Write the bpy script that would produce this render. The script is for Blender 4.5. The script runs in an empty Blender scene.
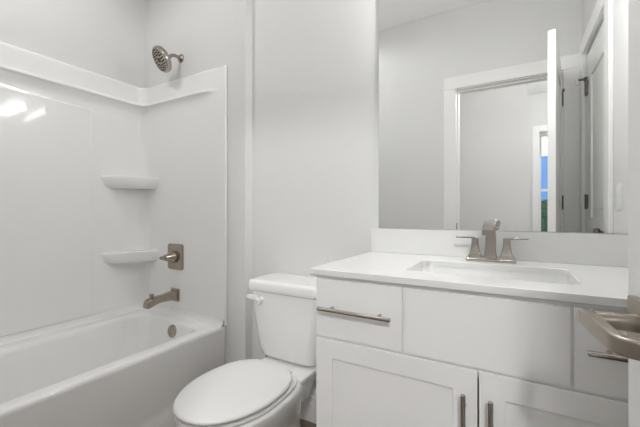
import bpy, bmesh, math, random
from mathutils import Vector, Matrix
random.seed(4)
PI = math.pi
C = bpy.context.scene.collection
scene = bpy.context.scene

# ------------------------------------------------------------------ camera, sky, exposure
CAM_H = 1.05
cam_d = bpy.data.cameras.new('camera')
cam_d.sensor_width = 36.0
cam_d.lens = 337.0 / 640.0 * 36.0
cam_d.shift_y = -0.0015
cam_d.clip_start = 0.02
cam = bpy.data.objects.new('camera', cam_d)
C.objects.link(cam)
cam.location = (0, 0, CAM_H)
cam.rotation_euler = (PI / 2, 0, math.radians(30))
scene.camera = cam

world = bpy.data.worlds.new('sky')
scene.world = world
world.use_nodes = True
bg = world.node_tree.nodes['Background']
bg.inputs['Color'].default_value = (0.15, 0.38, 0.85, 1)
bg.inputs['Strength'].default_value = 1.1

vs = scene.view_settings
vs.view_transform = 'Standard'
vs.look = 'None'
vs.gamma = 1
vs.use_curve_mapping = False
vs.exposure = 0.0
scene.cycles.max_bounces = 24
scene.cycles.diffuse_bounces = 16
scene.cycles.glossy_bounces = 8

VANITY_W = 5.0       # each bulb of the vanity light
CEIL_W = 0.8         # added bathroom ceiling fill, out of view
SHOWER_W = 14.0       # recessed light over the tub
HALL_W = 0.6        # added hall ceiling fill, out of view
PASS_W = 122.0       # added passage spot, throws fill through the doorway onto the vanity
FAR_W = 16.0          # added point fill that brightens the passage and far wall
SUN_W = 6.0          # sun outside, high over the hedge
sun_d = bpy.data.lights.new('sun', 'SUN'); sun_d.energy = SUN_W; sun_d.angle = math.radians(0.5)
sun = bpy.data.objects.new('sun', sun_d); C.objects.link(sun); sun.location = (0.6, -8, 8)
sun.rotation_euler = Vector((0.1, 0.8, -0.5)).to_track_quat('-Z', 'Y').to_euler()

# ------------------------------------------------------------------ materials
def mat(name, col, rough=0.5, metal=0.0, coat=0.0, noise=0.0, nscale=20, bump=0.0, spec=0.5, stretch=None):
    m = bpy.data.materials.new(name)
    m.use_nodes = True
    nt = m.node_tree
    b = nt.nodes['Principled BSDF']
    b.inputs['Base Color'].default_value = (*col, 1)
    b.inputs['Roughness'].default_value = rough
    b.inputs['Metallic'].default_value = metal
    b.inputs['Coat Weight'].default_value = coat
    b.inputs['Specular IOR Level'].default_value = spec
    if noise or bump:
        tc = nt.nodes.new('ShaderNodeTexCoord')
        mp = nt.nodes.new('ShaderNodeMapping')
        if stretch: mp.inputs['Scale'].default_value = stretch
        nt.links.new(tc.outputs['Object'], mp.inputs['Vector'])
        nz = nt.nodes.new('ShaderNodeTexNoise')
        nz.inputs['Scale'].default_value = nscale
        nz.inputs['Detail'].default_value = 4
        nt.links.new(mp.outputs['Vector'], nz.inputs['Vector'])
        if noise:
            mr = nt.nodes.new('ShaderNodeMapRange')
            mr.inputs['To Min'].default_value = 1 - noise
            mr.inputs['To Max'].default_value = 1 + noise
            nt.links.new(nz.outputs['Fac'], mr.inputs['Value'])
            mx = nt.nodes.new('ShaderNodeMix')
            mx.data_type = 'RGBA'; mx.blend_type = 'MULTIPLY'
            mx.inputs['Factor'].default_value = 1
            mx.inputs[6].default_value = (*col, 1)
            nt.links.new(mr.outputs['Result'], mx.inputs[7])
            nt.links.new(mx.outputs[2], b.inputs['Base Color'])
        if bump:
            bp = nt.nodes.new('ShaderNodeBump')
            bp.inputs['Strength'].default_value = bump
            bp.inputs['Distance'].default_value = 0.002
            nt.links.new(nz.outputs['Fac'], bp.inputs['Height'])
            nt.links.new(bp.outputs['Normal'], b.inputs['Normal'])
    return m

def emit(name, col, strength):
    m = bpy.data.materials.new(name); m.use_nodes = True
    b = m.node_tree.nodes['Principled BSDF']
    b.inputs['Base Color'].default_value = (*col, 1)
    b.inputs['Emission Color'].default_value = (*col, 1)
    b.inputs['Emission Strength'].default_value = strength
    return m

PAINT = mat('wall_paint', (0.69, 0.69, 0.686), 0.75, noise=0.01, nscale=6, bump=0.05)
CEILP = mat('ceiling_paint', (0.87, 0.87, 0.87), 0.85, bump=0.05, nscale=90)
TRIM = mat('trim_paint', (0.81, 0.81, 0.80), 0.4, noise=0.01)
DOORP = mat('door_paint', (0.83, 0.83, 0.82), 0.4, noise=0.01)
ACRYL = mat('acrylic', (0.85, 0.847, 0.84), 0.05, noise=0.008, nscale=9, bump=0.25)
PORC = mat('porcelain', (0.83, 0.83, 0.822), 0.10, coat=0.4, noise=0.005, nscale=4)
SEATM = mat('seat_plastic', (0.76, 0.76, 0.75), 0.22, noise=0.005, nscale=4)
CABW = mat('cabinet_paint', (0.83, 0.828, 0.82), 0.38, noise=0.008, nscale=5)
CABIN = mat('cabinet_inside', (0.35, 0.34, 0.33), 0.7, noise=0.03)
QUARTZ = mat('quartz', (0.745, 0.745, 0.738), 0.18, noise=0.012, nscale=35)
NICKEL = mat('brushed_nickel', (0.44, 0.405, 0.365), 0.15, metal=1, noise=0.05, nscale=60, stretch=(1, 1, 8))
LEVERM = mat('lever_nickel', (0.35, 0.31, 0.26), 0.3, metal=1, noise=0.05, nscale=70)
DNICKEL = mat('tub_nickel', (0.40, 0.345, 0.29), 0.2, metal=1, noise=0.06, nscale=60)
PULLM = mat('pull_nickel', (0.50, 0.46, 0.41), 0.14, metal=1, noise=0.05, nscale=80)
DARK = mat('dark_rubber', (0.03, 0.028, 0.026), 0.5, noise=0.1)
HINGEM = mat('hinge_nickel', (0.17, 0.16, 0.145), 0.4, metal=1, noise=0.05)
MIRR = mat('mirror_silver', (0.93, 0.935, 0.93), 0.0, metal=1, noise=0.001)
PLAST = mat('white_plastic', (0.80, 0.80, 0.78), 0.3, noise=0.005)
GREEN = mat('hedge_green', (0.05, 0.17, 0.03), 0.7, noise=0.6, nscale=30)
GRASS = mat('lawn_green', (0.08, 0.16, 0.04), 0.9, noise=0.4, nscale=12)
BULB = emit('lamp_glass', (1.0, 0.99, 0.98), 6.0)
DISC = emit('lamp_diffuser', (1.0, 0.995, 0.985), 4.0)

def wood_mat():
    m = mat('floor_plank', (0.09, 0.05, 0.032), 0.4)
    nt = m.node_tree; b = nt.nodes['Principled BSDF']
    tc = nt.nodes.new('ShaderNodeTexCoord')
    br = nt.nodes.new('ShaderNodeTexBrick')
    br.inputs['Color1'].default_value = (0.20, 0.145, 0.11, 1)
    br.inputs['Color2'].default_value = (0.15, 0.105, 0.08, 1)
    br.inputs['Mortar'].default_value = (0.02, 0.012, 0.009, 1)
    br.inputs['Scale'].default_value = 1
    br.inputs['Brick Width'].default_value = 1.2
    br.inputs['Row Height'].default_value = 0.15
    br.inputs['Mortar Size'].default_value = 0.002
    nt.links.new(tc.outputs['Object'], br.inputs['Vector'])
    nt.links.new(br.outputs['Color'], b.inputs['Base Color'])
    return m
WOOD = wood_mat()

def glass_mat():
    m = bpy.data.materials.new('window_glass'); m.use_nodes = True
    nt = m.node_tree
    tr = nt.nodes.new('ShaderNodeBsdfTransparent'); tr.inputs['Color'].default_value = (0.96, 0.97, 0.97, 1)
    gl = nt.nodes.new('ShaderNodeBsdfGlossy'); gl.inputs['Roughness'].default_value = 0.02
    mx = nt.nodes.new('ShaderNodeMixShader')
    mx.inputs[0].default_value = 0.04
    nt.links.new(tr.outputs[0], mx.inputs[1]); nt.links.new(gl.outputs[0], mx.inputs[2])
    nt.links.new(mx.outputs[0], nt.nodes['Material Output'].inputs['Surface'])
    return m
GLASS = glass_mat()

def shade_mat():
    m = mat('roller_shade', (0.9, 0.9, 0.88), 0.8)
    nt = m.node_tree; b = nt.nodes['Principled BSDF']
    tr = nt.nodes.new('ShaderNodeBsdfTranslucent'); tr.inputs['Color'].default_value = (0.95, 0.95, 0.92, 1)
    mx = nt.nodes.new('ShaderNodeMixShader'); mx.inputs[0].default_value = 0.85
    out = nt.nodes['Material Output']
    nt.links.new(b.outputs[0], mx.inputs[1]); nt.links.new(tr.outputs[0], mx.inputs[2])
    nt.links.new(mx.outputs[0], out.inputs['Surface'])
    return m
SHADE = shade_mat()

# ------------------------------------------------------------------ mesh helpers
def NB(): return bmesh.new()

def box(bm, x0, x1, y0, y1, z0, z1, bev=0.0, seg=2):
    r = bmesh.ops.create_cube(bm, size=1)
    vs_ = r['verts']
    for v in vs_:
        v.co = Vector(((x0 + x1) / 2 + v.co.x * (x1 - x0), (y0 + y1) / 2 + v.co.y * (y1 - y0), (z0 + z1) / 2 + v.co.z * (z1 - z0)))
    if bev > 0:
        es = set()
        for v in vs_:
            es.update(v.link_edges)
        bmesh.ops.bevel(bm, geom=list(es), offset=bev, segments=seg, profile=0.5, affect='EDGES', clamp_overlap=True)
    return bm

def loft(bm, rings, cap0=True, cap1=True, closed=True):
    R = [[bm.verts.new(p) for p in ring] for ring in rings]
    n = len(R[0])
    for a, b in zip(R[:-1], R[1:]):
        for i in range(n if closed else n - 1):
            j = (i + 1) % n
            bm.faces.new((a[i], a[j], b[j], b[i]))
    if cap0 and closed: bm.faces.new(list(reversed(R[0])))
    if cap1 and closed: bm.faces.new(R[-1])
    return R

def frame_of(t):
    t = t.normalized()
    up = Vector((0, 0, 1)) if abs(t.z) < 0.95 else Vector((0, 1, 0))
    a = t.cross(up).normalized()
    b = a.cross(t).normalized()
    return a, b

def tube(bm, pts, rad, n=16, sq=None):
    """round tube (rad: number or list); sq=(half_a, half_b, corner) for a rounded-rectangle bar"""
    pts = [Vector(p) for p in pts]
    rings = []
    for i, p in enumerate(pts):
        t = (pts[min(i + 1, len(pts) - 1)] - pts[max(i - 1, 0)])
        a, b = frame_of(t)
        r = rad[i] if isinstance(rad, (list, tuple)) else rad
        if sq is None:
            rings.append([p + a * (r * math.cos(2 * PI * k / n)) + b * (r * math.sin(2 * PI * k / n)) for k in range(n)])
        else:
            ha, hb, c = sq
            rings.append([p + a * u * r + b * v * r for u, v in rrect(ha, hb, c, 4)])
    loft(bm, rings)

def rrect(ha, hb, c, k=6):
    out = []
    for cx, cy, a0 in ((ha - c, hb - c, 0), (-ha + c, hb - c, PI / 2), (-ha + c, -hb + c, PI), (ha - c, -hb + c, 1.5 * PI)):
        for i in range(k + 1):
            a = a0 + PI / 2 * i / k
            out.append((cx + c * math.cos(a), cy + c * math.sin(a)))
    return out

def rr(x0, x1, y0, y1, c, z, k=8):
    cx, cy = (x0 + x1) / 2, (y0 + y1) / 2
    return [Vector((cx + u, cy + v, z)) for u, v in rrect((x1 - x0) / 2, (y1 - y0) / 2, c, k)]

def lathe(bm, prof, origin, axis, n=32, closed_ends=True):
    """prof: list of (radius, distance along axis)"""
    axis = Vector(axis).normalized(); a, b = frame_of(axis); o = Vector(origin)
    rings = [[o + axis * d + (a * math.cos(2 * PI * k / n) + b * math.sin(2 * PI * k / n)) * max(r, 1e-4) for k in range(n)] for r, d in prof]
    loft(bm, rings, closed_ends, closed_ends)

def obj(name, bm, material, parent=None, local=False, smooth=40):
    bmesh.ops.recalc_face_normals(bm, faces=bm.faces)
    me = bpy.data.meshes.new(name)
    bm.to_mesh(me); bm.free()
    me.materials.append(material)
    if smooth:
        me.shade_smooth()
        me.set_sharp_from_angle(angle=math.radians(smooth))
    o = bpy.data.objects.new(name, me)
    C.objects.link(o)
    if smooth:
        wn = o.modifiers.new('weighted_normal', 'WEIGHTED_NORMAL'); wn.keep_sharp = True
    if parent:
        if not local:
            p = parent; off = Vector((0, 0, 0))
            while p: off += p.location; p = p.parent
            me.transform(Matrix.Translation(-off))
        o.parent = parent
    return o

def tag(o, label, cat, group=None):
    o['label'] = label; o['category'] = cat
    if group: o['group'] = group
    return o

def thing(name, label, cat, loc=(0, 0, 0), rz=0, group=None):
    o = bpy.data.objects.new(name, None); C.objects.link(o)
    o.empty_display_size = 0.1
    o.location = loc; o.rotation_euler = (0, 0, rz)
    return tag(o, label, cat, group)

def struct(name, bm, m, smooth=0):
    o = obj(name, bm, m, smooth=smooth); o['kind'] = 'structure'
    return o

def struct_empty(name, loc=(0, 0, 0), rz=0):
    o = bpy.data.objects.new(name, None); C.objects.link(o)
    o.location = loc; o.rotation_euler = (0, 0, rz); o['kind'] = 'structure'
    return o

# ------------------------------------------------------------------ dimensions
YB = 1.45        # mirror wall
YA = 1.395       # tub plumbing wall
XR = 0.40        # right wall
XL = -2.18       # left wall (tub side)
XW = -1.277       # end of the furred-out plumbing wall
ZC = 2.68        # ceiling
YN = -0.135      # near end of the tub alcove
DX0, DX1, DZ = -0.405, 0.290, 2.035   # bathroom doorway
T = 0.12

# ------------------------------------------------------------------ room shell
bm = NB(); box(bm, XW, XR + T, YB, YB + T, 0, ZC); struct('wall_back', bm, PAINT)
bm = NB(); box(bm, XL - T, XW, YA, YB + T, 0, ZC); struct('wall_alcove', bm, PAINT)
bm = NB(); box(bm, XL - T, XL, YN - T, YA, 0, ZC); struct('wall_left', bm, PAINT)
# right wall with a closet doorway
D2Y0, D2Y1, D2Z = 0.115, 0.735, 2.085
bm = NB()
box(bm, XR, XR + T, -T, D2Y0, 0, ZC)
box(bm, XR, XR + T, D2Y1, YB, 0, ZC)
box(bm, XR, XR + T, D2Y0, D2Y1, D2Z, ZC)
struct('wall_right', bm, PAINT)
# front wall with the doorway the camera stands in
bm = NB()
box(bm, XL, XW, YN - T, YN, 0, ZC)
box(bm, XW - 0.115, XW, YN, 0, 0, ZC)
box(bm, XW, DX0 - 0.018, -T, 0, 0, ZC)
box(bm, DX1 + 0.018, XR, -T, 0, 0, ZC)
box(bm, DX0 - 0.018, DX1 + 0.018, -T, 0, DZ + 0.018, ZC)
struct('wall_front', bm, PAINT)
# hall and far room
HX0, HX1, HY, FY = -1.6, 1.3, -1.15, -2.6
bm = NB()
box(bm, HX0 - T, HX0, HY - T, YN - T, 0, ZC); box(bm, HX0, 0.11, HY - T, HY, 0, ZC)
struct('wall_hall', bm, PAINT)
bm = NB(); box(bm, 0.11 - T, 0.11, FY, HY - T, 0, ZC); struct('wall_passage', bm, PAINT)
bm = NB(); box(bm, HX1, HX1 + T, FY - T, -T, 0, ZC); box(bm, XR + T, HX1 + T, -T, 0, 0, ZC); struct('wall_hall_right', bm, PAINT)
WX0, WX1, WZ0, WZ1 = 0.295, 1.0, 0.45, 2.15
bm = NB()
box(bm, 0.11 - T, WX0, FY - T, FY, 0, ZC); box(bm, WX1, HX1, FY - T, FY, 0, ZC)
box(bm, WX0, WX1, FY - T, FY, 0, WZ0); box(bm, WX0, WX1, FY - T, FY, WZ1, ZC)
struct('wall_far', bm, PAINT)
bm = NB(); box(bm, XL - T, HX1 + T, FY - T, YB + T, -0.1, 0); struct('floor', bm, WOOD)
bm = NB(); box(bm, XL - T, HX1 + T, FY - T, YB + T, ZC, ZC + 0.1); struct('ceiling', bm, CEILP)

# baseboards
def baseboard(name, x0, x1, y0, y1):
    b = NB(); box(b, x0, x1, y0, y1, 0, 0.13, 0.004); struct(name, b, TRIM)
baseboard('baseboard_back', XW, -0.56, YB - 0.014, YB)
baseboard('baseboard_wing', XW, XW + 0.014, YA + 0.005, YB - 0.014)
baseboard('baseboard_front', XW, DX0 - 0.10, 0, 0.014)
baseboard('baseboard_hall', HX0, 0.11, HY, HY + 0.014)

# door frames: casing on the bathroom side, jamb liner, stop
bm = NB()
cw = 0.095
box(bm, DX0 - cw, DX0 - 0.004, 0, 0.018, 0, DZ + 0.004, 0.003)
box(bm, DX1 + 0.004, XR - 0.001, 0, 0.018, 0, DZ + 0.004, 0.003)
box(bm, DX0 - cw, XR - 0.001, 0, 0.018, DZ + 0.004, DZ + 0.10, 0.003)
struct('trim_1', bm, TRIM)
bm = NB()
box(bm, DX0 - 0.018, DX0, -T, 0, 0, DZ); box(bm, DX1, DX1 + 0.018, -T, 0, 0, DZ)
box(bm, DX0 - 0.018, DX1 + 0.018, -T, 0, DZ, DZ + 0.018)
box(bm, DX0, DX0 + 0.011, -T + 0.02, -0.045, 0, DZ); box(bm, DX1 - 0.011, DX1, -T + 0.02, -0.045, 0, DZ)
box(bm, DX0 + 0.011, DX1 - 0.011, -T + 0.02, -0.045, DZ - 0.011, DZ)
fr = struct('trim_2', bm, TRIM)
bm = NB(); box(bm, DX0, DX0 + 0.002, -0.040, -0.008, 0.90, 0.965, 0.0005)
obj('strike_plate', bm, HINGEM, fr)
bm = NB()
box(bm, XR - 0.018, XR, 0.02, D2Y0 - 0.003, 0, D2Z + 0.004, 0.003)
box(bm, XR - 0.018, XR, D2Y1 + 0.003, D2Y1 + 0.105, 0, D2Z + 0.004, 0.003)
box(bm, XR - 0.018, XR, 0.02, D2Y1 + 0.105, D2Z + 0.004, D2Z + 0.10, 0.003)
struct('trim_3', bm, TRIM)

# ------------------------------------------------------------------ doors
def pin_stop(parent, x, y, z, s):
    b = NB(); zt = z + 0.060
    tube(b, [(x, y, z + 0.046), (x, y, zt + 0.010)], 0.009, 12)
    tube(b, [(x, y - s * 0.008, zt), (x, y, zt), (x - 0.006, y + s * 0.046, zt)], 0.007, 10)
    o = obj('pin_stop', b, HINGEM, parent, local=True)
    b = NB(); tube(b, [(x - 0.006, y + s * 0.043, zt + 0.004), (x - 0.006, y + s * 0.043, zt - 0.030)], 0.009, 12)
    obj('bumper', b, PLAST, o, local=True)

def panel_leaf(L, H, th, panels, sw=0.115):
    """a door leaf along local +x from 0 to L, thickness in y 0..th, with sunk panels on both faces"""
    b = NB()
    zs = [0.0]
    for z0, z1 in panels: zs += [z0, z1]
    zs.append(H)
    box(b, 0, sw, 0, th, 0.01, H, 0.002); box(b, L - sw, L, 0, th, 0.01, H, 0.002)
    for i in range(0, len(zs), 2):
        box(b, sw, L - sw, 0.0005, th - 0.0005, max(zs[i], 0.01), zs[i + 1])
    for z0, z1 in panels:
        box(b, sw, L - sw, 0.010, th - 0.010, z0, z1)
        box(b, sw + 0.05, L - sw - 0.05, 0.004, th - 0.004, z0 + 0.05, z1 - 0.05, 0.003)
    return b

def hinge(parent, x, y, z, hx=0.0):
    b = NB()
    tube(b, [(x, y, z - 0.045), (x, y, z + 0.045)], 0.0075, 12)
    tube(b, [(x, y, z - 0.052), (x, y, z - 0.046)], 0.0045, 10)
    tube(b, [(x, y, z + 0.046), (x, y, z + 0.052)], 0.0045, 10)
    box(b, x - 0.0015, x + 0.03, y + 0.0045, y + 0.0065, z - 0.044, z + 0.044)
    return obj('hinge', b, HINGEM, parent, local=True)

# bathroom door, swung into the room
tip = Vector((0.154, 0.700)); hng = Vector((0.250, 0.004))
dvec = tip - hng; DL = dvec.length
door1 = struct_empty('door_1', (hng.x, hng.y, 0), math.atan2(dvec.y, dvec.x))
DT = 0.037
# local: x from hinge to tip; +y is the side facing the camera (-X side), -y the far side
b = panel_leaf(DL, 2.03, DT, [(0.23, 0.93), (1.07, 1.90)])
bmesh.ops.translate(b, verts=b.verts, vec=(0, -DT, 0))
obj('leaf', b, DOORP, door1, local=True)
for z in (0.27, 1.12, 1.84): hinge(door1, 0.0, -DT - 0.006, z)
pin_stop(door1, 0.0, -DT - 0.010, 1.84, -1)
b = NB(); box(b, DL - 0.0005, DL + 0.0012, -DT / 2 - 0.0125, -DT / 2 + 0.0125, 0.88, 0.937, 0.0004)
box(b, DL, DL + 0.010, -DT / 2 - 0.006, -DT / 2 + 0.006, 0.90, 0.918, 0.002)
obj('latch', b, HINGEM, door1, local=True)
LZ = 0.893
def lever_set(parent, x, y, s):
    """x along leaf, y face coordinate, s outward sign; lever points toward the hinge"""
    b = NB()
    box(b, x - 0.034, x + 0.034, min(y, y + s * 0.012), max(y, y + s * 0.012), LZ - 0.034, LZ + 0.034, 0.003)
    obj('rose', b, LEVERM, parent, local=True)
    b = NB()
    tube(b, [(x, y + s * 0.008, LZ), (x, y + s * 0.034, LZ), (x, y + s * 0.060, LZ)], [0.0135, 0.0115, 0.0115], 20)
    obj('neck', b, LEVERM, parent, local=True)
    b = NB()
    pts = []
    pts.append((x + 0.016, y + s * 0.068, LZ))
    pts += [(x + 0.012, y + s * 0.068, LZ), (x - 0.02, y + s * 0.0685, LZ), (x - 0.055, y + s * 0.0685, LZ - 0.001), (x - 0.085, y + s * 0.067, LZ - 0.003)]
    for k in range(1, 6):
        a = PI / 2 * k / 5
        pts.append((x - 0.085 - 0.022 * math.sin(a), y + s * (0.067 - 0.022 * (1 - math.cos(a))), LZ - 0.003))
    pts.append((x - 0.107, y + s * 0.018, LZ - 0.003))
    tube(b, pts, 1.0, sq=(0.0085, 0.0115, 0.004))
    obj('lever', b, LEVERM, parent, local=True)
lever_set(door1, DL - 0.062, 0.0, 1)
lever_set(door1, DL - 0.062, -DT, -1)

# closet door in the right wall (closed)
door2 = struct_empty('door_2', (XR + 0.012, D2Y0 + 0.004, 0), PI / 2)
b = panel_leaf(D2Y1 - D2Y0 - 0.008, D2Z - 0.006, 0.035, [(0.23, 0.90), (1.02, 1.91)], 0.10)
bmesh.ops.translate(b, verts=b.verts, vec=(0, -0.035, 0))
obj('leaf', b, DOORP, door2, local=True)
for z in (0.27, 1.12, 1.86):
    b = NB()
    tube(b, [(0.004, 0.010, z - 0.048), (0.004, 0.010, z + 0.048)], 0.007, 12)
    box(b, 0.004, 0.024, 0.0005, 0.010, z - 0.044, z + 0.044)
    obj('hinge', b, HINGEM, door2, local=True)
pin_stop(door2, 0.004, 0.012, 1.86, 1)
b = NB(); lathe(b, [(0.026, 0), (0.026, 0.006), (0.010, 0.010), (0.010, 0.028), (0.022, 0.034), (0.026, 0.046), (0.020, 0.058), (0.001, 0.060)], (D2Y1 - D2Y0 - 0.065, 0.0005, 0.945), (0, 1, 0), 24)
obj('knob', b, HINGEM, door2, local=True)

# ------------------------------------------------------------------ far window, hedge
win = struct_empty('window_1', (WX0, FY, 0))
bm = NB()
cwz = 0.085
box(bm, WX0 - cwz, WX0 - 0.002, FY, FY + 0.018, WZ0 - 0.09, WZ1 + cwz, 0.003)
box(bm, WX1 + 0.002, WX1 + cwz, FY, FY + 0.018, WZ0 - 0.09, WZ1 + cwz, 0.003)
box(bm, WX0 - 0.002, WX1 + 0.002, FY, FY + 0.018, WZ1 + 0.002, WZ1 + cwz, 0.003)
box(bm, WX0 - cwz, WX1 + cwz, FY, FY + 0.05, WZ0 - 0.03, WZ0, 0.003)
obj('window_casing', bm, TRIM, win)
bm = NB()
fx0, fx1 = WX0, WX1
box(bm, fx0, fx0 + 0.02, FY - 0.09, FY - 0.05, WZ0, WZ1); box(bm, fx1 - 0.02, fx1, FY - 0.09, FY - 0.05, WZ0, WZ1)
box(bm, fx0 + 0.02, fx1 - 0.02, FY - 0.09, FY - 0.05, WZ0, WZ0 + 0.03); box(bm, fx0 + 0.02, fx1 - 0.02, FY - 0.09, FY - 0.05, WZ1 - 0.03, WZ1)
box(bm, fx0 + 0.02, fx1 - 0.02, FY - 0.085, FY - 0.055, 1.34, 1.375)
obj('window_frame', bm, TRIM, win)
bm = NB(); box(bm, fx0 + 0.02, fx1 - 0.02, FY - 0.073, FY - 0.070, WZ0 + 0.03, WZ1 - 0.03); obj('pane', bm, GLASS, win)
bm = NB(); box(bm, fx0 + 0.005, fx1 - 0.005, FY - 0.032, FY - 0.030, 1.83, WZ1 - 0.02)
tube(bm, [(fx0 + 0.005, FY - 0.03, WZ1 - 0.03), (fx1 - 0.005, FY - 0.03, WZ1 - 0.03)], 0.018, 14)
box(bm, fx0 + 0.005, fx1 - 0.005, FY - 0.036, FY - 0.026, 1.82, 1.832, 0.002)
tag(obj('roller_shade', bm, SHADE), 'white roller shade half lowered over the far window seen in the mirror', 'blind')

bm = NB()
bmesh.ops.create_grid(bm, x_segments=90, y_segments=40, size=0.5)
for v in bm.verts:
    th = v.co.y * PI
    x = v.co.x * 8; rr_ = 0.45 + 0.06 * math.sin(x * 5.3) * math.sin(th * 4) + random.uniform(-0.05, 0.05)
    v.co = Vector((x + 0.8, FY - 3.2 + rr_ * math.sin(th), 0.72 * (1 + 0.06 * math.sin(x * 2.1)) * (1 if abs(th) < 1.2 else max(0.0, (PI / 2 - abs(th)) / 0.37)) + 0.12 * math.cos(th) * random.uniform(0.6, 1.2)+ 0.5*math.cos(th)))
hedge = obj('hedge', bm, GREEN, smooth=0)
tag(hedge, 'dark green clipped hedge outside the far window', 'hedge')
bm = NB(); box(bm, -8, 10, -14, FY - T - 0.001, -0.1, -0.001); struct('ground', bm, GRASS)

# ------------------------------------------------------------------ bathtub
TX0, TX1, TY0, TY1, TZ = XL + 0.002, -1.425, YN + 0.003, YA - 0.002, 0.41
tub = thing('bathtub', 'glossy white alcove bathtub with a straight apron front', 'bathtub', ((TX0 + TX1) / 2, (TY0 + TY1) / 2, 0))
bm = NB()
K = 10
ix0, ix1, iy0, iy1 = XL + 0.115, -1.51, YN + 0.10, YA - 0.105
rings = [
    rr(TX0, TX1 - 0.012, TY0, TY1, 0.002, 0.0, K),
    rr(TX0, TX1 + 0.010, TY0, TY1, 0.002, 0.0, K),
    rr(TX0, TX1 + 0.010, TY0, TY1, 0.002, 0.070, K),
    rr(TX0, TX1 - 0.006, TY0, TY1, 0.002, 0.092, K),
    rr(TX0, TX1 - 0.010, TY0, TY1, 0.002, 0.13, K),
    rr(TX0, TX1 - 0.004, TY0, TY1, 0.003, TZ - 0.05, K),
    rr(TX0, TX1, TY0, TY1, 0.004, TZ - 0.022, K),
    rr(TX0, TX1 - 0.002, TY0, TY1, 0.006, TZ - 0.010, K),
    rr(TX0 + 0.003, TX1 - 0.008, TY0 + 0.003, TY1 - 0.003, 0.010, TZ - 0.002, K),
    rr(TX0 + 0.008, TX1 - 0.018, TY0 + 0.008, TY1 - 0.008, 0.014, TZ, K),
    rr(ix0 - 0.022, ix1 + 0.022, iy0 - 0.022, iy1 + 0.022, 0.10, TZ, K),
    rr(ix0 - 0.010, ix1 + 0.010, iy0 - 0.010, iy1 + 0.010, 0.10, TZ - 0.004, K),
    rr(ix0 - 0.002, ix1 + 0.002, iy0 - 0.002, iy1 + 0.002, 0.10, TZ - 0.013, K),
    rr(ix0 + 0.003, ix1 - 0.003, iy0 + 0.004, iy1 - 0.003, 0.10, TZ - 0.028, K),
    rr(ix0 + 0.03, ix1 - 0.03, iy0 + 0.09, iy1 - 0.025, 0.11, 0.25, K),
    rr(ix0 + 0.05, ix1 - 0.05, iy0 + 0.17, iy1 - 0.045, 0.12, 0.13, K),
    rr(ix0 + 0.07, ix1 - 0.07, iy0 + 0.22, iy1 - 0.065, 0.12, 0.085, K),
    rr(ix0 + 0.11, ix1 - 0.11, iy0 + 0.28, iy1 - 0.11, 0.10, 0.065, K),
]
loft(bm, rings)
obj('basin', bm, ACRYL, tub, smooth=50)
# raised tiling flange along the walls
bm = NB()
def path_pts(d, r, x_end, n=10):
    p = [(x_end, YN + d), (XL + d + r, YN + d)]
    for i in range(1, n): 
        a = 1.5 * PI - PI / 2 * i / n
        p.append((XL + d + r + r * math.cos(a), YN + d + r + r * math.sin(a)))
    p.append((XL + d, YN + d + r))
    m = 24
    for i in range(1, m): p.append((XL + d, YN + d + r + (YA - YN - 2 * d - 2 * r) * i / m))
    p.append((XL + d, YA - d - r))
    for i in range(1, n):
        a = PI - PI / 2 * i / n
        p.append((XL + d + r + r * math.cos(a), YA - d - r + r * math.sin(a)))
    p.append((XL + d + r, YA - d))
    m = 14
    for i in range(1, m + 1): p.append((XL + d + r + (x_end - XL - d - r) * i / m, YA - d))
    return p
prof = [(0.002, TZ - 0.001), (0.034, TZ - 0.001), (0.026, TZ + 0.008), (0.021, TZ + 0.025), (0.021, TZ + 0.034), (0.002, TZ + 0.034)]
rings = [[Vector((x, y, z)) for x, y in path_pts(d, 0.045 - min(d, 0.03) * 0.3, -1.424)] for d, z in prof]
loft(bm, rings, closed=False)
obj('wall_flange', bm, ACRYL, tub, smooth=50)
# overflow plate on the inner end wall
bm = NB()
ofc = Vector((-1.742, iy1 - 0.0070, 0.353)); ofn = Vector((0, -1, 0.12))
lathe(bm, [(0.036, -0.004), (0.036, 0.006), (0.033, 0.010), (0.012, 0.012), (0.010, 0.009), (0.001, 0.009)], ofc, ofn, 28)
for k in range(8):
    a = 2 * PI * k / 8; ua, ub = frame_of(ofn)
    lathe(bm, [(0.003, 0.008), (0.003, 0.0125)], ofc + (ua * math.cos(a) + ub * math.sin(a)) * 0.022, ofn, 8)
obj('overflow_plate', bm, DNICKEL, tub)
bm = NB(); lathe(bm, [(0.034, 0.0), (0.034, 0.004), (0.024, 0.006), (0.022, 0.012), (0.001, 0.016)], (-1.80, iy1 - 0.22, 0.0645), (0, 0, 1), 24)
obj('drain', bm, DNICKEL, tub)

# ------------------------------------------------------------------ shower surround
sur = thing('shower_surround', 'glossy white moulded wall surround with a ledge above the bathtub', 'shower surround', (XL, YA, TZ + 0.0345))
bm = NB()
SX = -1.413
z0s = TZ + 0.0345
prof = [(0.002, z0s), (0.016, z0s), (0.016, 1.655), (0.018, 1.69), (0.023, 1.715), (0.032, 1.734), (0.040, 1.742), (0.046, 1.745), (0.0485, 1.749), (0.0485, 1.756),
        (0.045, 1.761), (0.034, 1.765), (0.022, 1.769), (0.019, 1.778), (0.0255, 1.865), (0.0252, 1.874), (0.020, 1.881), (0.012, 1.884), (0.002, 1.884)]
rings = []
for d, z in prof:
    pts = path_pts(d, 0.055 if d < 0.03 else 0.07, SX)
    # the ledge dies away before the open edges of the surround
    out = []
    for x, y in pts:
        if d > 0.0165 and z > 1.6 and x > SX - 0.22:
            t = min(1.0, max(0.0, (x - (SX - 0.16)) / 0.08)); t = t * t * (3 - 2 * t)
            dd = d + (0.016 - d) * t
            y = (YA - dd) if y > 0.5 else (YN + dd)
        out.append(Vector((x, y, z)))
    rings.append(out)
loft(bm, rings, closed=False)
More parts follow.
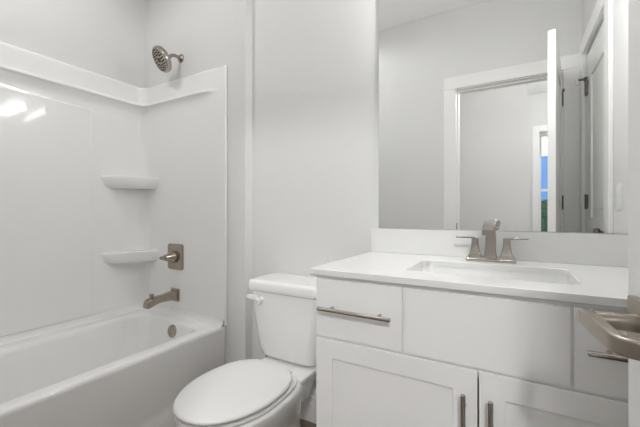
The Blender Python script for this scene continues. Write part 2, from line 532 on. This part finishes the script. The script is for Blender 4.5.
obj('panel', bm, ACRYL, sur, smooth=45)
# flat raised field on the long wall
bm = NB(); box(bm, XL + 0.012, XL + 0.0215, YN + 0.30, YA - 0.345, z0s, 1.66, 0.005, 3)
obj('raised_field', bm, ACRYL, sur)
# outer edge strip at each open side
for y0, y1 in ((YA - 0.0185, YA - 0.002), (YN + 0.002, YN + 0.0185)):
    bm = NB(); box(bm, SX - 0.010, SX + 0.001, y0, y1, TZ - 0.001, 1.884, 0.003, 2)
    obj('edge_bead', bm, ACRYL, sur)
# two corner shelves
def corner_shelf(z):
    b = NB()
    def outline(k, zz):
        a = 0.285 * k; c = 0.150 * k          # reach along the long wall / end wall
        x0, y0 = XL + 0.012, YA - 0.012
        pts = [Vector((x0, y0, zz)), Vector((x0, y0 - a, zz))]
        p0 = Vector((x0, y0 - a)); p3 = Vector((x0 + c, y0))
        p1 = p0 + Vector((0.075 * k, 0.045 * k)); p2 = p3 + Vector((-0.005, -0.11 * k))
        for i in range(1, 16):
            t = i / 16
            q = p0 * (1 - t) ** 3 + p1 * 3 * t * (1 - t) ** 2 + p2 * 3 * t * t * (1 - t) + p3 * t ** 3
            pts.append(Vector((q.x, q.y, zz)))
        pts.append(Vector((x0 + c, y0, zz)))
        return pts
    loft(b, [outline(0.80, z - 0.074), outline(0.875, z - 0.069), outline(0.93, z - 0.055), outline(0.965, z - 0.035), outline(1.0, z - 0.014), outline(0.995, z - 0.003), outline(0.975, z + 0.002), outline(0.9, z)])
    return obj('corner_shelf', b, ACRYL, sur, smooth=50)
corner_shelf(1.275)
corner_shelf(0.805)

# ------------------------------------------------------------------ tub fixtures on the plumbing wall
YF = YA - 0.0165
# valve
vx, vz = -1.838, 0.774
valve = thing('shower_valve', 'brushed nickel square valve plate with a lever handle on the surround', 'shower valve', (vx, YF, vz))
bm = NB()
loft(bm, [[Vector((vx + u, YF + dy, vz + v)) for u, v in rrect(hw * 0.9, hw * 1.0, 0.015, 5)] for hw, dy in ((0.080, 0.0), (0.080, -0.006), (0.076, -0.010), (0.055, -0.013), (0.03, -0.014))])
obj('escutcheon', bm, DNICKEL, valve)
bm = NB(); lathe(bm, [(0.036, 0.010), (0.037, 0.026), (0.034, 0.034), (0.026, 0.052), (0.021, 0.066), (0.019, 0.076), (0.016, 0.081), (0.001, 0.083)], (vx, YF, vz), (0, -1, 0), 28)
obj('hub', bm, DNICKEL, valve)
bm = NB(); tube(bm, [(vx + 0.008, YF - 0.070, vz), (vx - 0.015, YF - 0.074, vz - 0.001), (vx - 0.028, YF - 0.080, vz - 0.002), (vx - 0.038, YF - 0.084, vz - 0.003)], [1.1, 1.0, 0.85, 0.6], sq=(0.012, 0.013, 0.006))
obj('lever', bm, DNICKEL, valve)
# spout
sx, sz = -1.838, 0.537
spout = thing('tub_spout', 'brushed nickel tub spout with diverter knob above the bathtub rim', 'tub spout', (sx, YF, sz))
bm = NB()
def sec(y, z, hw, hh, c): return [Vector((sx + u, y, z + v)) for u, v in rrect(hw, hh, c, 5)]
loft(bm, [sec(YF - 0.012, sz, 0.028, 0.030, 0.006), sec(YF - 0.03, sz - 0.001, 0.025, 0.026, 0.006), sec(YF - 0.08, sz - 0.003, 0.022, 0.021, 0.006),
          sec(YF - 0.125, sz - 0.004, 0.022, 0.020, 0.006), sec(YF - 0.150, sz - 0.007, 0.024, 0.023, 0.008), sec(YF - 0.178, sz - 0.014, 0.025, 0.026, 0.010), sec(YF - 0.196, sz - 0.020, 0.024, 0.022, 0.010), sec(YF - 0.204, sz - 0.027, 0.020, 0.012, 0.008)])
obj('spout_body', bm, DNICKEL, spout)
bm = NB(); box(bm, sx - 0.036, sx + 0.036, YF - 0.013, YF, sz - 0.040, sz + 0.040, 0.004); obj('base_plate', bm, DNICKEL, spout)
bm = NB(); lathe(bm, [(0.007, 0), (0.007, 0.008), (0.013, 0.010), (0.014, 0.024), (0.010, 0.027), (0.001, 0.027)], (sx, YF - 0.165, sz + 0.010), (0, 0, 1), 18)
obj('diverter_knob', bm, DNICKEL, spout)
# shower head
hx, hz = -1.812, 2.015
sh = thing('overhead_shower', 'round brushed nickel shower head on a curved arm high on the wall', 'shower head', (hx, YA, hz))
bm = NB(); lathe(bm, [(0.028, 0.0), (0.028, 0.003), (0.024, 0.008), (0.014, 0.012), (0.012, 0.016)], (hx, YA, hz), (0, -1, 0), 28); obj('wall_flange', bm, DNICKEL, sh)
apts = [(hx, YA - 0.005, hz), (hx, YA - 0.03, hz + 0.002), (hx, YA - 0.05, hz + 0.001), (hx, YA - 0.066, hz - 0.006), (hx, YA - 0.079, hz - 0.017), (hx, YA - 0.088, hz - 0.027)]
bm = NB(); tube(bm, apts, 0.0105, 16); obj('shower_arm', bm, DNICKEL, sh)
n = Vector((-0.25, -0.78, -0.50)).normalized()
p0 = Vector(apts[-1]) - n * 0.004
bm = NB(); lathe(bm, [(0.012, -0.004), (0.017, 0.002), (0.018, 0.010), (0.015, 0.016), (0.018, 0.020), (0.040, 0.024), (0.064, 0.028), (0.072, 0.034), (0.0755, 0.044), (0.0755, 0.056), (0.072, 0.064), (0.067, 0.067), (0.062, 0.0665), (0.001, 0.0665)], p0, n, 40)
obj('head', bm, NICKEL, sh)
ua, ub = frame_of(n)
bm = NB()
for rad, cnt in ((0.030, 10), (0.044, 16), (0.058, 22)):
    for k in range(cnt):
        a = 2 * PI * k / cnt
        lathe(bm, [(0.0040, 0.066), (0.0036, 0.0695), (0.001, 0.070)], p0 + (ua * math.cos(a) + ub * math.sin(a)) * rad, n, 8)
lathe(bm, [(0.013, 0.066), (0.013, 0.069), (0.001, 0.0695)], p0, n, 20)
obj('nozzles', bm, DARK, sh)

# ------------------------------------------------------------------ toilet
tx = -0.90
toilet = thing('toilet', 'white two-piece toilet with the lid closed between tub and vanity', 'toilet', (tx, 1.05, 0))
def egg(hw, yf, yb, z, yc=None, n=48, pw=0.62):
    yc = yc if yc is not None else yf + (yb - yf) * 0.55
    out = []
    for k in range(n):
        a = 2 * PI * k / n
        c, s = math.cos(a), math.sin(a)
        if s < 0: out.append(Vector((tx + hw * c, yc + (yc - yf) * s, z)))
        else:
            cc = math.copysign(abs(c) ** pw, c); ss = s ** pw
            out.append(Vector((tx + hw * cc, yc + (yb - yc) * ss, z)))
    return out
bm = NB()
loft(bm, [egg(0.105, 0.88, 1.32, 0.0, 1.10, pw=0.8), egg(0.108, 0.875, 1.32, 0.02, 1.10, pw=0.8), egg(0.098, 0.88, 1.31, 0.06, 1.10, pw=0.8), egg(0.10, 0.865, 1.30, 0.14, 1.08, pw=0.8),
          egg(0.125, 0.82, 1.29, 0.21, 1.05, pw=0.8), egg(0.158, 0.765, 1.26, 0.28, 1.0, pw=0.75), egg(0.178, 0.72, 1.24, 0.335, 0.97), egg(0.184, 0.705, 1.19, 0.362, 0.96), egg(0.182, 0.705, 1.185, 0.372, 0.96), egg(0.172, 0.715, 1.175, 0.377, 0.96)])
obj('bowl', bm, PORC, toilet, smooth=60)
bm = NB(); loft(bm, [rr(tx - hw, tx + hw, y0, y1, c, z, 6) for hw, y0, y1, c, z in ((0.07, 1.14, 1.36, 0.04, 0.20), (0.09, 1.13, 1.39, 0.05, 0.27), (0.125, 1.12, 1.42, 0.05, 0.33), (0.142, 1.12, 1.432, 0.05, 0.352), (0.138, 1.124, 1.43, 0.05, 0.362))])
obj('tank_deck', bm, PORC, toilet, smooth=60)
bm = NB()
loft(bm, [egg(0.166, 0.715, 1.160, 0.3775, 0.945), egg(0.176, 0.702, 1.166, 0.380, 0.945), egg(0.178, 0.700, 1.168, 0.385, 0.945), egg(0.176, 0.702, 1.166, 0.391, 0.945), egg(0.164, 0.714, 1.156, 0.393, 0.945)])
obj('seat', bm, SEATM, toilet, smooth=60)
bm = NB()
L_ = dict(yc=0.935, pw=0.80)
loft(bm, [egg(0.160, 0.718, 1.142, 0.3985, **L_), egg(0.174, 0.702, 1.154, 0.3995, **L_), egg(0.178, 0.697, 1.158, 0.405, **L_), egg(0.177, 0.698, 1.157, 0.412, **L_), egg(0.169, 0.707, 1.15, 0.4175, **L_), egg(0.13, 0.755, 1.11, 0.4205, **L_), egg(0.06, 0.85, 1.03, 0.4225, **L_)])
obj('lid', bm, SEATM, toilet, smooth=60)
for s in (-1, 1):
    bm = NB(); box(bm, tx + s * 0.06 - 0.020, tx + s * 0.06 + 0.020, 1.160, 1.188, 0.370, 0.388, 0.006, 3); obj('seat_hinge', bm, SEATM, toilet)
tcx = tx - 0.016
def tankring(hw, y0, y1, c, z): return rr(tcx - hw, tcx + hw, y0, y1, c, z, 6)
bm = NB()
loft(bm, [tankring(0.125, 1.290, 1.40, 0.04, 0.366), tankring(0.146, 1.272, 1.42, 0.05, 0.370), tankring(0.160, 1.258, 1.43, 0.055, 0.385), tankring(0.168, 1.250, 1.435, 0.055, 0.42), tankring(0.175, 1.246, 1.436, 0.05, 0.48), tankring(0.188, 1.238, 1.437, 0.045, 0.60), tankring(0.195, 1.234, 1.437, 0.04, 0.693)])
obj('tank', bm, PORC, toilet, smooth=60)
bm = NB()
loft(bm, [tankring(0.193, 1.232, 1.438, 0.03, 0.693), tankring(0.201, 1.224, 1.440, 0.03, 0.698), tankring(0.203, 1.222, 1.440, 0.03, 0.712), tankring(0.202, 1.223, 1.440, 0.03, 0.732), tankring(0.196, 1.229, 1.438, 0.03, 0.744), tankring(0.18, 1.244, 1.43, 0.03, 0.748)])
obj('tank_lid', bm, PORC, toilet, smooth=60)
bm = NB()
lathe(bm, [(0.016, 0.0), (0.016, 0.008), (0.011, 0.012), (0.010, 0.022)], (tx - 0.133, 1.239, 0.655), (0, -1, 0), 20)
tube(bm, [(tx - 0.131, 1.216, 0.640), (tx - 0.131, 1.214, 0.656), (tx - 0.138, 1.213, 0.666), (tx - 0.153, 1.212, 0.669), (tx - 0.178, 1.212, 0.669), (tx - 0.198, 1.214, 0.668)], [0.9, 1, 1.05, 1.05, 1.05, 0.8], sq=(0.008, 0.0105, 0.005))
obj('flush_lever', bm, PLAST, toilet)
for s in (-1, 1):
    bm = NB(); lathe(bm, [(0.012, 0), (0.012, 0.005), (0.007, 0.006), (0.007, 0.016)], (tx + s * 0.145, 1.30, 0.352), (0, 0, 1), 12); obj('tank_bolt', bm, DARK, toilet)
    bm = NB(); lathe(bm, [(0.017, 0), (0.016, 0.012), (0.010, 0.020), (0.001, 0.022)], (tx + s * 0.10, 1.20, 0.02), (s * 0.35, 0, 1), 16); obj('bolt_cap', bm, PLAST, toilet)

toilet.scale = (1, 1, 0.978)

# ------------------------------------------------------------------ vanity cabinet
CX0, CX1, CF, CTOP = -0.544, 0.384, 0.925, 0.852    # CF: carcass front plane
FT = 0.009                                           # thickness of the fronts
van = thing('vanity_cabinet', 'white shaker vanity cabinet with bar pulls under the countertop', 'vanity cabinet', ((CX0 + CX1) / 2, (CF + YB) / 2, 0))
bm = NB()
t = 0.018
box(bm, CX0, CX0 + t, CF, YB - 0.002, 0.0, CTOP); box(bm, CX1 - t, CX1, CF, YB - 0.002, 0.0, CTOP)
box(bm, CX0 + t, CX1 - t, CF, YB - 0.002, 0.10, 0.118); box(bm, CX0 + t, CX1 - t, YB - 0.012, YB - 0.002, 0.118, CTOP)
box(bm, CX0 + t, CX1 - t, CF + 0.07, CF + 0.085, 0.0, 0.10)
box(bm, CX0 + t, CX1 - t, CF, CF + t, CTOP - 0.035, CTOP); box(bm, CX0 + t, CX1 - t, CF, CF + t, 0.640, 0.675)
for xx in (-0.266, 0.110): box(bm, xx - 0.02, xx + 0.02, CF, CF + t, 0.675, CTOP - 0.035)
obj('carcass', bm, CABW, van)
YFR = CF - FT

def pull(parent, x0, x1, z0, z1):
    """bar pull from (x0,z0) to (x1,z1) in front of the cabinet"""
    b = NB(); yb = YFR - 0.030
    a = Vector((x0, yb, z0)); c = Vector((x1, yb, z1)); d = (c - a).normalized()
    tube(b, [a, a + d * 0.0015, c - d * 0.0015, c], [0.0048, 0.0060, 0.0060, 0.0048], 20)
    L = (c - a).length
    for s in (0.17, 0.83):
        p = a + d * (L * s)
        tube(b, [p + Vector((0, 0.004, 0)), p + Vector((0, 0.0300, 0))], 0.0048, 14)
    return obj('handle', b, PULLM, parent)

DZ0, DZ1 = 0.664, 0.842
def slab(name, x0, x1):
    b = NB(); box(b, x0, x1, YFR, CF - 0.0005, DZ0, DZ1, 0.002)
    return obj(name, b, CABW, van)
d = slab('drawer', CX0 + 0.001, -0.2685); pull(d, -0.5215, -0.292, 0.7575, 0.7575)
slab('false_front', -0.2625, 0.107)
d = slab('drawer', 0.113, CX1 - 0.001); pull(d, 0.132, 0.366, 0.7575, 0.7575)

def shaker(x0, x1, z0, z1):
    b = NB(); s = 0.057
    box(b, x0, x0 + s, YFR, CF - 0.0005, z0, z1, 0.0015); box(b, x1 - s, x1, YFR, CF - 0.0005, z0, z1, 0.0015)
    box(b, x0 + s - 0.001, x1 - s + 0.001, YFR, CF - 0.0005, z1 - s, z1, 0.0015); box(b, x0 + s - 0.001, x1 - s + 0.001, YFR, CF - 0.0005, z0, z0 + s, 0.0015)
    box(b, x0 + s - 0.004, x1 - s + 0.004, YFR + 0.0055, CF - 0.0005, z0 + s - 0.004, z1 - s + 0.004)
    return obj('door', b, CABW, van)
XM = -0.078
d = shaker(CX0 + 0.001, XM - 0.0018, 0.115, 0.657); pull(d, XM - 0.031, XM - 0.031, 0.385, 0.605)
d = shaker(XM + 0.0018, CX1 - 0.001, 0.115, 0.657); pull(d, XM + 0.029, XM + 0.029, 0.385, 0.605)

# ------------------------------------------------------------------ countertop with backsplash, sink
KT, KB = 0.874, 0.853
top = thing('countertop', 'white stone vanity countertop with a rectangular sink opening', 'countertop', ((CX0 + XR) / 2, 1.18, KB))
kx0, kx1, ky0, ky1 = -0.562, XR - 0.001, 0.908, YB - 0.001
SX0, SX1, SY0, SY1 = -0.292, 0.142, 1.022, 1.290
bm = NB()
no = 64
def hole(g, z, c): return rr(SX0 - g, SX1 + g, SY0 - g, SY1 + g, c, z, 15)      # 64 points
def outer(z, inset):
    x0, x1, y0, y1 = kx0 + inset, kx1, ky0 + inset, ky1
    pts = []
    cx, cy = (SX0 + SX1) / 2, (SY0 + SY1) / 2
    per = []
    corners = [(x1, (y0 + y1) / 2), (x1, y1), (x0, y1), (x0, y0), (x1, y0), (x1, (y0 + y1) / 2)]
    # 64 points, corner points kept: distribute by side
    seg = [8, 16, 16, 16, 8]
    for (a, b), s_ in zip(zip(corners[:-1], corners[1:]), seg):
        for i in range(s_): per.append(Vector((a[0] + (b[0] - a[0]) * i / s_, a[1] + (b[1] - a[1]) * i / s_, z)))
    return per
def shift(l, k): return l[k:] + l[:k]
# align hole ring start: rrect starts at +x side upper corner; shift so index 0 faces +x
def hring(g, z):
    h = hole(g, z, 0.03 + g)
    k = 64 - 8
    # build by side like the outer: sample evenly by matching angles of rounded rectangle
    x0, x1, y0, y1 = SX0 - g, SX1 + g, SY0 - g, SY1 + g; c = 0.03 + g
    corners = [(x1, (y0 + y1) / 2), (x1, y1), (x0, y1), (x0, y0), (x1, y0), (x1, (y0 + y1) / 2)]
    seg = [8, 16, 16, 16, 8]; out = []
    for (a, b), s_ in zip(zip(corners[:-1], corners[1:]), seg):
        for i in range(s_):
            x = a[0] + (b[0] - a[0]) * i / s_; y = a[1] + (b[1] - a[1]) * i / s_
            # pull points near a corner onto the fillet arc
            ccx = min(max(x, x0 + c), x1 - c); ccy = min(max(y, y0 + c), y1 - c)
            v = Vector((x - ccx, y - ccy))
            if v.length > c: v = v.normalized() * c
            out.append(Vector((ccx + v.x, ccy + v.y, z)))
    return out
loft(bm, [hring(0, KB), outer(KB, 0.003), outer(KB + 0.003, 0.0), outer(KT - 0.003, 0.0), outer(KT - 0.001, 0.001), outer(KT, 0.003), hring(0.002, KT), hring(0.0, KT - 0.002), hring(0, KB)], False, False)
bmesh.ops.remove_doubles(bm, verts=bm.verts, dist=0.00005)
obj('slab', bm, QUARTZ, top, smooth=30)
bm = NB(); box(bm, kx0, kx1, YB - 0.020, YB - 0.001, KT, 0.979, 0.002)
tag(obj('backsplash', bm, QUARTZ), 'long white stone backsplash strip between the countertop and the mirror', 'backsplash')

sink = thing('sink', 'white rectangular basin sunk below the countertop opening', 'sink', ((SX0 + SX1) / 2, (SY0 + SY1) / 2, 0.72))
bm = NB()
e = 0.004
zt = KB - 0.0005
def sk(g, z, c): return rr(SX0 - g, SX1 + g, SY0 - g, SY1 + g, c, z, 8)
loft(bm, [sk(-0.10, 0.715, 0.02), sk(-0.02, 0.722, 0.05), sk(0.014, 0.75, 0.05), sk(0.018, zt - 0.012, 0.045), sk(0.022, zt - 0.011, 0.045), sk(0.022, zt, 0.045), sk(0.004, zt, 0.036), sk(0.003, zt - 0.006, 0.036),
          sk(-0.004, 0.775, 0.04), sk(-0.016, 0.745, 0.05), sk(-0.04, 0.733, 0.05), sk(-0.085, 0.729, 0.03)])
obj('basin', bm, PORC, sink, smooth=50)
bm = NB(); lathe(bm, [(0.031, 0), (0.031, 0.003), (0.024, 0.005), (0.022, 0.009), (0.001, 0.011)], ((SX0 + SX1) / 2, (SY0 + SY1) / 2 + 0.02, 0.7285), (0, 0, 1), 24); obj('drain', bm, NICKEL, sink)

# ------------------------------------------------------------------ faucet
fx, fy = -0.075, 1.362
fau = thing('faucet', 'brushed nickel two-handle faucet on the countertop behind the sink', 'faucet', (fx, fy, KT))
def fr_(x, y, hw, hd, c, z): return [Vector((x + u, y + v, z)) for u, v in rrect(hw, hd, c, 5)]
bm = NB()
loft(bm, [fr_(fx, fy, 0.080, 0.027, 0.004, KT), fr_(fx, fy, 0.080, 0.027, 0.004, KT + 0.010), fr_(fx, fy, 0.078, 0.025, 0.003, KT + 0.0115), fr_(fx, fy, 0.077, 0.0235, 0.003, KT + 0.016)])
obj('base_plate', bm, NICKEL, fau)
bm = NB()
zb = KT + 0.016
loft(bm, [fr_(fx, fy, 0.021, 0.020, 0.004, zb), fr_(fx, fy, 0.0185, 0.018, 0.004, zb + 0.015), fr_(fx, fy, 0.0165, 0.016, 0.004, zb + 0.035), fr_(fx, fy, 0.0155, 0.015, 0.004, zb + 0.06), fr_(fx, fy, 0.015, 0.0145, 0.004, zb + 0.085), fr_(fx, fy, 0.018, 0.017, 0.004, zb + 0.100), fr_(fx, fy, 0.020, 0.018, 0.005, zb + 0.110)])
# spout reaching over the basin
def fs(y, z0, z1, hw): return [Vector((fx + u, y, (z0 + z1) / 2 + v)) for u, v in rrect(hw, (z1 - z0) / 2, 0.005, 5)]
loft(bm, [fs(fy + 0.020, zb + 0.100, zb + 0.122, 0.019), fs(fy + 0.005, zb + 0.100, zb + 0.128, 0.021), fs(fy - 0.03, zb + 0.106, zb + 0.130, 0.020), fs(fy - 0.075, zb + 0.100, zb + 0.122, 0.0195), fs(fy - 0.105, zb + 0.088, zb + 0.112, 0.0195), fs(fy - 0.118, zb + 0.084, zb + 0.104, 0.019)])
obj('spout', bm, NICKEL, fau)
bm = NB(); tube(bm, [(fx + 0.014, fy + 0.0245, KT + 0.016), (fx + 0.014, fy + 0.030, zb + 0.108)], 0.0025, 10)
lathe(bm, [(0.003, 0), (0.010, 0.003), (0.013, 0.012), (0.012, 0.022), (0.006, 0.028), (0.001, 0.029)], (fx + 0.014, fy + 0.030, zb + 0.104), (0, 0, 1), 16)
obj('lift_rod', bm, NICKEL, fau)
for s in (-1, 1):
    x = fx + s * 0.051
    bm = NB()
    loft(bm, [fr_(x, fy, 0.0225, 0.021, 0.003, zb - 0.0005), fr_(x, fy, 0.0225, 0.021, 0.003, zb + 0.006), fr_(x, fy, 0.0195, 0.0185, 0.003, zb + 0.0065), fr_(x, fy, 0.0165, 0.0155, 0.003, zb + 0.016), fr_(x, fy, 0.0125, 0.012, 0.004, zb + 0.038), fr_(x, fy, 0.011, 0.011, 0.004, zb + 0.056), fr_(x, fy, 0.011, 0.011, 0.003, zb + 0.066)])
    o = obj('handle', bm, NICKEL, fau)
    bm = NB(); tube(bm, [(x - s * 0.010, fy, zb + 0.066), (x + s * 0.02, fy - 0.002, zb + 0.068), (x + s * 0.066, fy - 0.006, zb + 0.068)], [1, 1, 0.85], sq=(0.008, 0.0035, 0.002))
    obj('lever', bm, NICKEL, o)

# ------------------------------------------------------------------ mirror
bm = NB(); box(bm, -0.529, XR - 0.004, YB - 0.0065, YB - 0.001, 0.981, 2.05, 0.0008, 1)
tag(obj('mirror', bm, MIRR, smooth=0), 'large frameless wall mirror above the vanity backsplash', 'mirror')

# outlet plate on the right wall above the counter
sw = thing('wall_outlet', 'white outlet plate on the right wall, seen in the mirror edge', 'outlet', (XR, 0.955, 1.12))
bm = NB(); box(bm, XR - 0.006, XR - 0.0002, 0.92, 0.99, 1.06, 1.175, 0.002); obj('cover_plate', bm, PLAST, sw)
for dz in (-0.024, 0.024):
    bm = NB(); box(bm, XR - 0.008, XR - 0.005, 0.938, 0.972, 1.1175 + dz - 0.015, 1.1175 + dz + 0.015, 0.001); obj('socket', bm, PLAST, sw)

# ------------------------------------------------------------------ lamps
def lamp(name, loc, power, radius, col=(1, 0.995, 0.985), parent=None, spot=None):
    l = bpy.data.lights.new(name, 'SPOT' if spot else 'POINT'); l.energy = power; l.shadow_soft_size = radius; l.color = col
    if spot: l.spot_size = math.radians(spot); l.spot_blend = 0.35
    o = bpy.data.objects.new(name, l); C.objects.link(o); o.location = loc
    if parent:
        o.parent = parent; o.location = Vector(loc) - parent.location
    return o
vl = thing('vanity_light', 'three-globe nickel vanity light above the mirror', 'wall light', (fx, YB, 2.20))
bm = NB(); box(bm, fx - 0.28, fx + 0.28, YB - 0.025, YB, 2.17, 2.23, 0.004); obj('back_plate', bm, NICKEL, vl)
for k in (-1, 0, 1):
    x = fx + k * 0.20
    bm = NB(); tube(bm, [(x, YB - 0.02, 2.20), (x, YB - 0.07, 2.205), (x, YB - 0.10, 2.195), (x, YB - 0.105, 2.175)], 0.008, 12)
    lathe(bm, [(0.02, 0), (0.024, 0.01), (0.024, 0.02)], (x, YB - 0.105, 2.18), (0, 0, -1), 20)
    ar = obj('arm', bm, NICKEL, vl)
    bm = NB(); bmesh.ops.create_uvsphere(bm, u_segments=24, v_segments=14, radius=0.042, matrix=Matrix.Translation((x, YB - 0.105, 2.115)))
    g = obj('globe', bm, BULB, ar)
    g.visible_shadow = True
    lamp('vanity_bulb', (x, YB - 0.105, 2.055), VANITY_W, 0.03, parent=vl)

def ceiling_fill_light(x, y, power, label):  # added fixture out of view, brightens the room as fill
    t_ = thing('ceiling_fill_light', label, 'ceiling light', (x, y, ZC), 0, 'added flush ceiling fill lights')
    b = NB(); lathe(b, [(0.15, 0), (0.15, 0.03), (0.145, 0.035)], (x, y, ZC), (0, 0, -1), 40); obj('rim', b, NICKEL, t_)
    b = NB(); lathe(b, [(0.14, 0.030), (0.138, 0.045), (0.10, 0.060), (0.001, 0.066)], (x, y, ZC), (0, 0, -1), 40); obj('diffuser', b, DISC, t_)
    l = bpy.data.lights.new('ceiling_fill', 'AREA'); l.shape = 'DISK'; l.size = 0.26; l.energy = power; l.color = (1, 0.995, 0.985)
    o = bpy.data.objects.new('ceiling_fill', l); C.objects.link(o); o.parent = t_; o.location = (0, 0, -0.07)
ceiling_fill_light(-1.02, 0.66, CEIL_W, 'added round flush fill light, unseen over the middle of the bathroom')
ceiling_fill_light(-0.15, -0.36, HALL_W, 'added round flush fill light, unseen in the hall outside the doorway')
pc = thing('recessed_light', 'added unseen fill spotlight in the passage ceiling aimed at the bathroom doorway', 'ceiling light', (0.58, -1.40, ZC), 0, 'recessed ceiling lights')
bm = NB(); lathe(bm, [(0.10, 0.0), (0.10, 0.005), (0.085, 0.007), (0.080, 0.002)], (0.58, -1.40, ZC), (0, 0, -1), 36); obj('rim', bm, PLAST, pc)
bm = NB(); lathe(bm, [(0.075, 0.0), (0.072, 0.04), (0.05, 0.062), (0.001, 0.07)], (0.58, -1.40, ZC), (0, 0.4, -1), 32); obj('lens', bm, DISC, pc)
lp = lamp('passage_fill_spot', (0.58, -1.40, ZC - 0.20), PASS_W, 0.12, parent=pc, spot=110)  # added spot, fills the vanity front through the doorway
lamp('passage_fill_glow', (0.58, -1.40, ZC - 0.22), FAR_W, 0.08, parent=pc)  # second added lamp, lifts the far wall the spot misses
lp.rotation_euler = Vector((-0.25, 1.0, -0.85)).to_track_quat('-Z', 'Y').to_euler()
rc = thing('recessed_light', 'small round recessed ceiling light over the bathtub', 'ceiling light', (-1.60, 0.45, ZC), 0, 'recessed ceiling lights')
bm = NB(); lathe(bm, [(0.075, 0.0), (0.075, 0.004), (0.060, 0.006), (0.055, 0.002)], (-1.60, 0.45, ZC), (0, 0, -1), 36); obj('rim', bm, PLAST, rc)
bm = NB(); lathe(bm, [(0.055, 0.001), (0.055, 0.003), (0.001, 0.003)], (-1.60, 0.45, ZC), (0, 0, -1), 36); obj('lens', bm, DISC, rc)
lamp('recessed_bulb', (-1.60, 0.45, ZC - 0.03), SHOWER_W, 0.012, parent=rc, spot=172)
